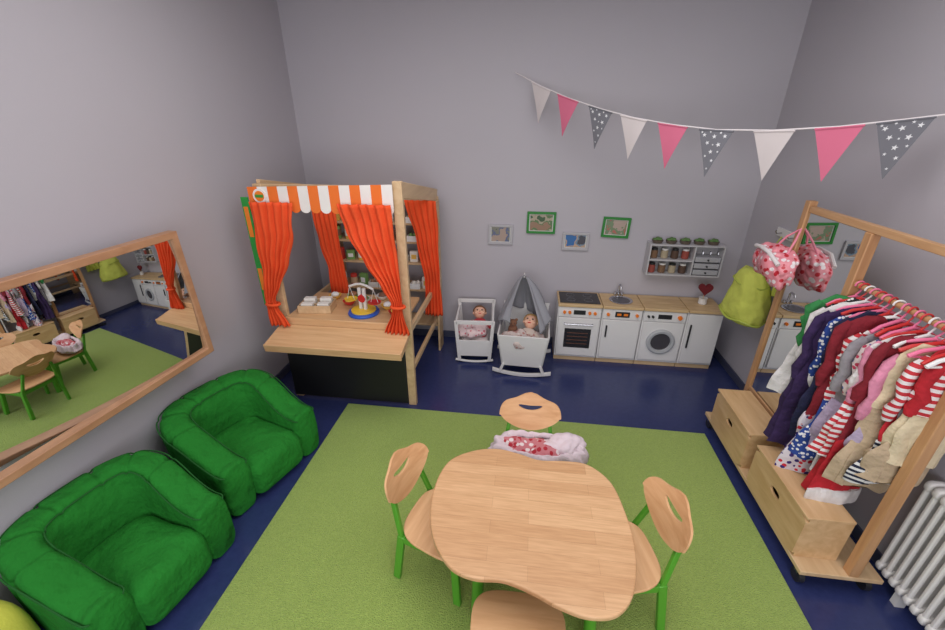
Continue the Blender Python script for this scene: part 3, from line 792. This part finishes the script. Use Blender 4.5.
o=thing("doll_basket","cloth-lined basket with crumpled white, pink and red cloths","basket",(.12,1.765,.32))
LCL=mat("white_pink_cloth",(218,202,210),.92,var=.14,vs=9,bump=.6,bs=14,bd=.02)
MB().lathe([(.10,.0),(.13,.01),(.15,.07),(.145,.07),(.12,.02)],n=32).build("basket_body",WCLOTH,o).scale=(1.5,.62,1)
vs=[];n=120;R=12
for r in range(R+1):
    f=r/R
    for k in range(n):
        g=2*pi*k/n
        nq=noise.noise(Vector((math.cos(g)*3,math.sin(g)*3,f*2)));n3=noise.noise(Vector((math.cos(g)*8,math.sin(g)*8,f*3)))
        a=.17+.10*f+.03*nq;z=.090+.035*math.sin(f*pi*.9)-.055*f*f+.030*nq*f+.014*n3
        vs.append((a*math.cos(g),a*.42*math.sin(g),z))
fs=[(r*n+k,r*n+(k+1)%n,(r+1)*n+(k+1)%n,(r+1)*n+k) for r in range(R) for k in range(n)]
MB().add(vs,fs).build("cloth_lining",LCL,o,solid=.006,ang=80)
lumpy((-.04,-.005,.090),(.14,.062,.035),8,.40,12,nu=80,nv=40).build("red_pattern_cloth",dots("red_pattern_cloth",(196,120,128),(170,36,52),38,.48,c3=(226,214,216)),o,ang=80)
lumpy((.13,.01,.105),(.11,.065,.038),5,.4,10,nu=80,nv=40).build("pale_cloth",LCL,o,ang=80)

# ---------------------------------------------------------------- costume rack
RXX=1.57;ZB=.085
t=thing("costume_rack","wheeled wooden dress-up rack with mirror and rail","clothes rack",(RXX,2.03,0))
MB().box(-.225,.125,-.59,.60,ZB-.002,ZB+.022).build("base_board",BIRCH,t,bevel=.003)
for x in(-.195,.09):
    for y in(-.55,.56):
        m=MB().box(x-.018,x+.018,y-.014,y+.014,.055,ZB-.003,1).cyl((x-.013,y,.034),(x+.013,y,.034),.033,20)
        m.build("caster",[DARK,STEEL],t)
for y in(.58,.08,-.565):
    MB().box(-.022,.022,y-.022,y+.022,ZB+.022,1.54 if y<.3 else 1.60).build("post",BEECHV,t,bevel=.004)
MB().box(-.016,.016,-.62,.556,1.54,1.575).build("top_rail",BEECHY,t,bevel=.003)
MB().box(-.016,.016,.102,.558,.345,.375).build("mirror_rail",BEECHY,t,bevel=.003)
MB().box(-.004,.012,.104,.556,.375,1.54).build("mirror_backing",BIRCH,t)
MB().box(-.010,-.004,.106,.554,.377,1.538).build("mirror_glass",MIRROR,t,smooth=False)
MB().cyl((0,-.543,1.30),(0,.058,1.30),.013,16).build("hanging_rail",BEECHY,t)
BOXW=wood("box_plywood",(200,160,114),(220,184,140),(8,1.2,8))
def rbox(yc,hl,label):
    t=thing("storage_box",label,"storage box",(1.440,yc,ZB+.0225),0,"wooden boxes on the rack base")
    w=.100;H_=.245
    n=32;vs=[]
    def rect(g):
        c,s=math.cos(g),math.sin(g);k=max(abs(c),abs(s));return hl*c/k,H_/2*s/k
    def ov(g):return .040*math.copysign(abs(math.cos(g))**.8,math.cos(g)),.035+.020*math.copysign(abs(math.sin(g))**.8,math.sin(g))
    for x in(-w,-w+.012):
        for fn in(rect,ov):
            for k in range(n):
                a,z=fn(2*pi*(k+.5)/n);vs.append((x,a,H_/2+z))
    fs=[]
    for k in range(n):
        k2=(k+1)%n
        fs+=[(k,k2,n+k2,n+k),(2*n+k,3*n+k,3*n+k2,2*n+k2),(k,2*n+k,2*n+k2,k2),(n+k,n+k2,3*n+k2,3*n+k)]
    MB().add(vs,fs).build("front_panel",BOXW,t,ang=40)
    MB().box(-w+.012,w,-hl,-hl+.012,0,H_).box(-w+.012,w,hl-.012,hl,0,H_).box(w-.012,w,-hl+.012,hl-.012,0,H_).box(-w+.012,w-.012,-hl+.012,hl-.012,0,.01).build("box_body",BOXW,t)
    MB().box(-w-.004,w,-hl-.004,hl+.004,H_+.0005,H_+.014).build("lid",BOXW,t,bevel=.002)
rbox(2.31,.225,"pale plywood storage box with oval handle slot")
rbox(1.755,.235,"pale plywood storage box with oval handle slot, costumes above")

def hanger(y,m,ti=0):
    o=thing("clothes_hanger","coloured plastic clothes hanger on wooden rail","hanger",(RXX,y,1.30),ti,"hangers on the rail")
    pts=[(.020*math.cos(g),0,.0+.020*math.sin(g)) for g in [math.radians(-30+220*k/12) for k in range(13)]]
    MB().tube(pts[::-1]+[(.012,0,-.03),(0,0,-.045),(0,0,-.065)],.004,8).build("hook",m,o)
    MB().tube([(-.115,0,-.105),(-.08,0,-.080),(0,0,-.055),(.08,0,-.080),(.115,0,-.105)],.008,8).tube([(-.115,0,-.105),(.115,0,-.105)],.005,8).build("hanger_bar",m,o)
def garment(name,label,y,ws,wm,wb,zt,zm,zb,mt,ms,sl=None,slen=.25,nf=5,dx=0,msl=None,trim=None):
    o=thing(name,label,"costume",(RXX+dx,y,zt),random.uniform(-.20,.20),"costumes on the rail")
    ph=random.random()*6;sw=random.uniform(-.035,.02);sd=random.random()*50
    lv=[(0.014,0,0,.035,.012,0,nf,ph),(-.005,0,0,ws*.6,.016,0,nf,ph),(-.035,0,0,ws*.95,.018,.08,nf,ph),(-.09,0,0,ws,.019,.2,nf,ph)]
    M=12
    for k in range(1,M+1):
        f=k/M;z=-.09+(zm-zt+.09)*f;lv.append((z,sw*.3*f,0,ws+(wm-ws)*f+.008*math.sin(7*f+ph),.018,.36+.1*math.sin(3*f+ph),nf,ph+.3*f))
    MB().loft(lv,n=96,rum=.015,seed=sd).build("bodice",mt,o,ang=80)
    L=[];K=20
    for k in range(0,K+1):
        f=k/K;z=(zm-zt+.008)+(zb-zm)*f
        L.append((z,sw*(.3+.7*f)+.006*math.sin(4*f+ph),.004*math.sin(4*f+ph),wm*1.02+(wb-wm)*f**.8+.006*math.sin(8*f+ph),.019+.010*f,.42+.32*f,nf+2,ph+.5*f))
    MB().loft(L,n=128,rum=.017,seed=sd).build("skirt",ms,o,ang=80)
    if trim:
        f=L[-1];MB().loft([(f[0]+.050,f[1],0,f[3]*1.04,f[4]*1.2,f[5]*.6,nf,f[7]),(f[0]+.01,f[1],0,f[3]*1.10,f[4]*1.4,f[5]*.6,nf,f[7]),(f[0]-.025,f[1],0,f[3]*1.05,f[4]*1.3,f[5]*.6,nf,f[7])],n=110,rum=.016,seed=sd).build("hem_trim",trim,o,ang=80)
    if sl:
        for s in(-1,1):
            j=random.uniform(-.025,.008)
            pts=[(s*ws*.72,0,-.022),(s*(ws-.004),0,-.06),(s*(ws+.006+j),.006,-.07-slen*.3),(s*(ws-.002+j),-.010,-.07-slen*.55),(s*(ws+.006+j),.004,-.07-slen*.8),(s*(ws-.004+j),.008,-.07-slen)]
            m_=MB().tube(pts,[.016,.026,.024,.021,.025,.021],16);m_.v=[(a+.009*noise.noise(Vector((a*30+sd,b_*30,c*22))),b_*.8+.008*noise.noise(Vector((a*30,b_*30+sd,c*22))),c) for a,b_,c in m_.v]
            m_.build("sleeve",msl or mt,o,ang=80)
def cm(n_,c,**k): return mat(n_,c,.9,var=.28,vs=14,bump=.7,bs=22,bd=.02,**k)
GRN=cm("costume_green",(50,130,70));WH=cm("costume_white",(222,218,218));PUR=cm("costume_purple",(52,32,78));BLK=cm("costume_black",(24,22,28));NAV=cm("costume_navy",(34,36,70));DR=cm("costume_dark_red",(126,26,40));RD=cm("costume_red",(184,32,44));BEI=cm("costume_beige",(190,168,140));LIL=cm("costume_lilac",(180,164,192));PK=cm("costume_pink",(218,140,168))
RWS=stripes("red_white_stripes",(196,50,60),(230,225,225),2,.03);BWD=dots("blue_white_dots",(40,70,150),(235,235,240),52,.36);BWS=stripes("navy_white_stripes",(30,36,60),(220,220,220),2,.026)
SPK=dots("black_white_speckle",(30,30,34),(225,225,225),64,.40);HRT=dots("heart_pattern",(220,212,222),(60,40,120),38,.40,c3=(200,40,60))
YC=cm("costume_cream",(216,200,168));GY=cm("costume_grey",(146,142,148));FLO=dots("floral_costume",(220,205,205),(190,60,90),44,.4,c3=(70,90,150))
G=[
(2.066,"dress_up_dress","green and white dress-up dress on hanger",GRN,WH,.13,.11,.12,.98,.68,1,.20,-.045,None,None),
(2.034,"dress_up_jacket","black and white speckled jacket on hanger",SPK,SPK,.13,.12,.12,1.02,.82,1,.26,.0,None,None),
(2.000,"dress_up_dress","white blouse costume with pale grey skirt",WH,GY,.13,.11,.12,.97,.62,1,.24,-.055,None,None),
(1.966,"dress_up_dress","dark purple long dress-up dress on hanger",PUR,PUR,.13,.11,.12,.92,.42,1,.32,-.06,None,None),
(1.932,"dress_up_shirt","light blue and white dotted costume shirt",BWD,WH,.12,.12,.11,.98,.74,1,.30,-.02,None,None),
(1.898,"dress_up_coat","navy blue costume coat on hanger",NAV,NAV,.13,.12,.12,.95,.52,1,.34,-.03,None,None),
(1.864,"dress_up_dress","dark purple costume dress with black skirt",PUR,BLK,.12,.10,.12,.98,.44,1,.22,-.015,None,None),
(1.830,"dress_up_dress","heart patterned costume skirt under dark red top",DR,HRT,.12,.11,.12,.72,.37,1,.28,-.07,None,None),
(1.796,"dress_up_dress","red and white striped costume dress",RWS,BWD,.13,.11,.12,.84,.50,1,.22,-.025,None,None),
(1.762,"dress_up_dress","dark grey costume tunic with lilac skirt",GY,LIL,.12,.10,.11,.84,.56,1,.22,-.045,None,None),
(1.728,"dress_up_dress","pale floral costume dress on hanger",FLO,WH,.12,.10,.11,.80,.46,1,.22,-.015,None,None),
(1.694,"dress_up_dress","white costume top over red striped skirt",WH,RWS,.12,.10,.11,.90,.60,1,.24,-.05,None,PK),
(1.660,"dress_up_dress","red costume dress with white fluffy hem",DR,RD,.11,.10,.12,.72,.385,1,.22,-.055,WH,None),
(1.628,"dress_up_shirt","white costume shirt with pink sleeves",WH,LIL,.12,.11,.10,.92,.64,1,.26,-.01,None,PK),
(1.598,"dress_up_dress","cream and beige costume dress on hanger",YC,BEI,.11,.10,.11,.94,.52,0,.2,-.015,None,None),
(1.566,"dress_up_shirt","red shirt over navy and white striped skirt",RD,BWS,.12,.10,.10,.82,.58,1,.24,.02,None,RWS),
(1.534,"dress_up_dress","grey and beige costume dress with red sleeves",GY,BEI,.11,.10,.11,.90,.62,1,.18,.05,None,DR),
(1.508,"dress_up_shirt","small white and striped shirt at rail end",RWS,YC,.10,.09,.09,.98,.74,1,.18,.02,None,RD),
]
hm=[mat("hanger_pink",(236,120,160),.4),mat("hanger_white",(235,235,235),.4),mat("hanger_red",(205,50,50),.4)]
for i,g in enumerate(G):
    (y,nm,lb,mt_,ms_,ws,wm,wb,zm,zb,sl,slen,dx,tr,msl)=g
    hanger(y,hm[[0,2,1,0,2][i%5]],random.uniform(-.25,.25))
    garment(nm,lb,y,ws-.01,wm-.005,wb,1.230-random.uniform(0,.045),zm,zb,mt_,ms_,sl,slen,4+i%3,dx,msl,tr)

# ---------------------------------------------------------------- items beside the rack
t=thing("coat_hook_rail","small white wall rail with metal hooks","hook rail",(RX,3.06,1.28))
MB().box(-.018,-.001,-.22,.22,-.03,.03).build("board",WHITEP,t,bevel=.003)
for y in(-.15,0,.15):
    MB().tube([(-.018,y,.0),(-.05,y,-.005),(-.06,y,.01),(-.058,y,.02)],.005,8).build("hook",STEEL,t)
REDDOT=dots("pink_red_check",(226,140,152),(238,226,230),34,.42,rough=.28,c3=(190,36,52))
o=thing("dress_up_bag","glossy pink, white and red bag hanging on rack post","bag",(1.475,2.60,1.245))
m=lumpy((0,0,0),(.075,.17,.095),4,.35,9,e=3.0,nu=100,nv=50);m.v=[(x,y,z-.18*y*0-.35*max(0,-y-.06)) for x,y,z in m.v];m.build("bag_body",REDDOT,o,ang=80)
MB().tube([(-.06,.14,.06),(-.075,.05,.075),(-.078,-.05,.068),(-.06,-.14,.02)],.012,8).build("piping",WCLOTH,o)
MB().tube([(0,.05,.07),(.03,.02,.15),(.075,-.01,.20),(.04,-.05,.14),(0,-.08,.06)],.006,8).build("strap",PINK,o)
NET=mat("lime_net",(204,212,96),.85,var=.2,vs=9,bump=.6,bs=16,bd=.02)
o=thing("net_skirt","short wide lime green sheer skirt hanging on hook","skirt",(1.645,3.12,1.03))
m=MB()
prof=[(0,.05,.09),(-.03,.08,.13),(-.08,.095,.155),(-.14,.105,.17),(-.20,.115,.185),(-.26,.122,.20),(-.32,.128,.21),(-.36,.128,.21),(-.375,.115,.19)]
m.loft([(z,.0,.02*math.sin(z*8),a,b_,.05,8,z*3) for z,a,b_ in prof],n=108,rum=.02,seed=3);m.build("skirt_body",NET,o,ang=80)
LR=mat("lime_ribbon",(176,190,80))
MB().tube([(.134*math.cos(g),.220*math.sin(g),-.35+.008*math.sin(5*g)) for g in [2*pi*k/48 for k in range(48)]],.008,6,closed=True).build("hem_band",LR,o)
MB().tube([(.100*math.cos(g),.163*math.sin(g),-.09+.006*math.sin(5*g)) for g in [2*pi*k/48 for k in range(48)]],.006,6,closed=True).build("upper_band",LR,o)
MB().tube([(.02,0,0),(.05,0,.10),(.115,0,.245)],.004,6).build("hanging_loop",NET,o)
o=thing("lime_scarf","lime green cloth hanging on wall hook","scarf",(1.735,2.88,1.31))
curtain("scarf_cloth",[(0,-.05,.06),(-.15,-.08,.10),(-.42,-.10,.12)],0,4,.016,o,NET).rotation_euler=(0,0,pi/2)

# ---------------------------------------------------------------- radiator
t=thing("radiator","white column radiator mounted on the wall","radiator",(1.768,1.0,0))
RW=mat("radiator_enamel",(232,230,228),.35,var=.02)
for k in range(22):
    y=.53-.040*k
    m=MB()
    for x in(-.026,.026):
        m.tube([(x,y,.10),(x,y,.60)],.011,10)
    m.box(-.026,.026,y-.004,y+.004,.12,.59)
    m.sq((0,y,.605),(.042,.017,.028),4,3,nu=20,nv=10).sq((0,y,.10),(.042,.017,.028),4,3,nu=20,nv=10)
    m.build("radiator_section",RW,t)
MB().box(-.02,.02,.40,.43,0,.09).build("foot",RW,t);MB().box(-.02,.02,-.30,-.27,0,.09).build("foot",RW,t)

# ---------------------------------------------------------------- lights
def area(name,loc,rot,sx,sy,e,c):
    l=bpy.data.lights.new(name,'AREA');l.shape='RECTANGLE';l.size=sx;l.size_y=sy;l.energy=e;l.color=c
    o=bpy.data.objects.new(name,l);COL.objects.link(o);o.location=loc;o.rotation_euler=rot;return o
area("ceiling_lamp",(-.1,1.3,2.92),(0,0,0),2.6,2.2,50,(1,.97,.95))
area("window_light",(.1,-1.6,1.45),(math.radians(80),0,0),3.2,1.6,68,(.98,.98,1))
w=bpy.data.worlds.new("world");SC.world=w;w.use_nodes=True;w.node_tree.nodes['Background'].inputs[0].default_value=(.5,.5,.52,1);w.node_tree.nodes['Background'].inputs[1].default_value=.3
SC.view_settings.view_transform='Standard'
cd=bpy.data.cameras.new("camera");cam=bpy.data.objects.new("camera",cd);COL.objects.link(cam);SC.camera=cam
cd.sensor_width=36;cd.lens=36*416/945;cd.clip_start=.01
cam.location=(0,0,2.0);cam.rotation_euler=(math.radians(90-24.9),0,math.radians(7.6))
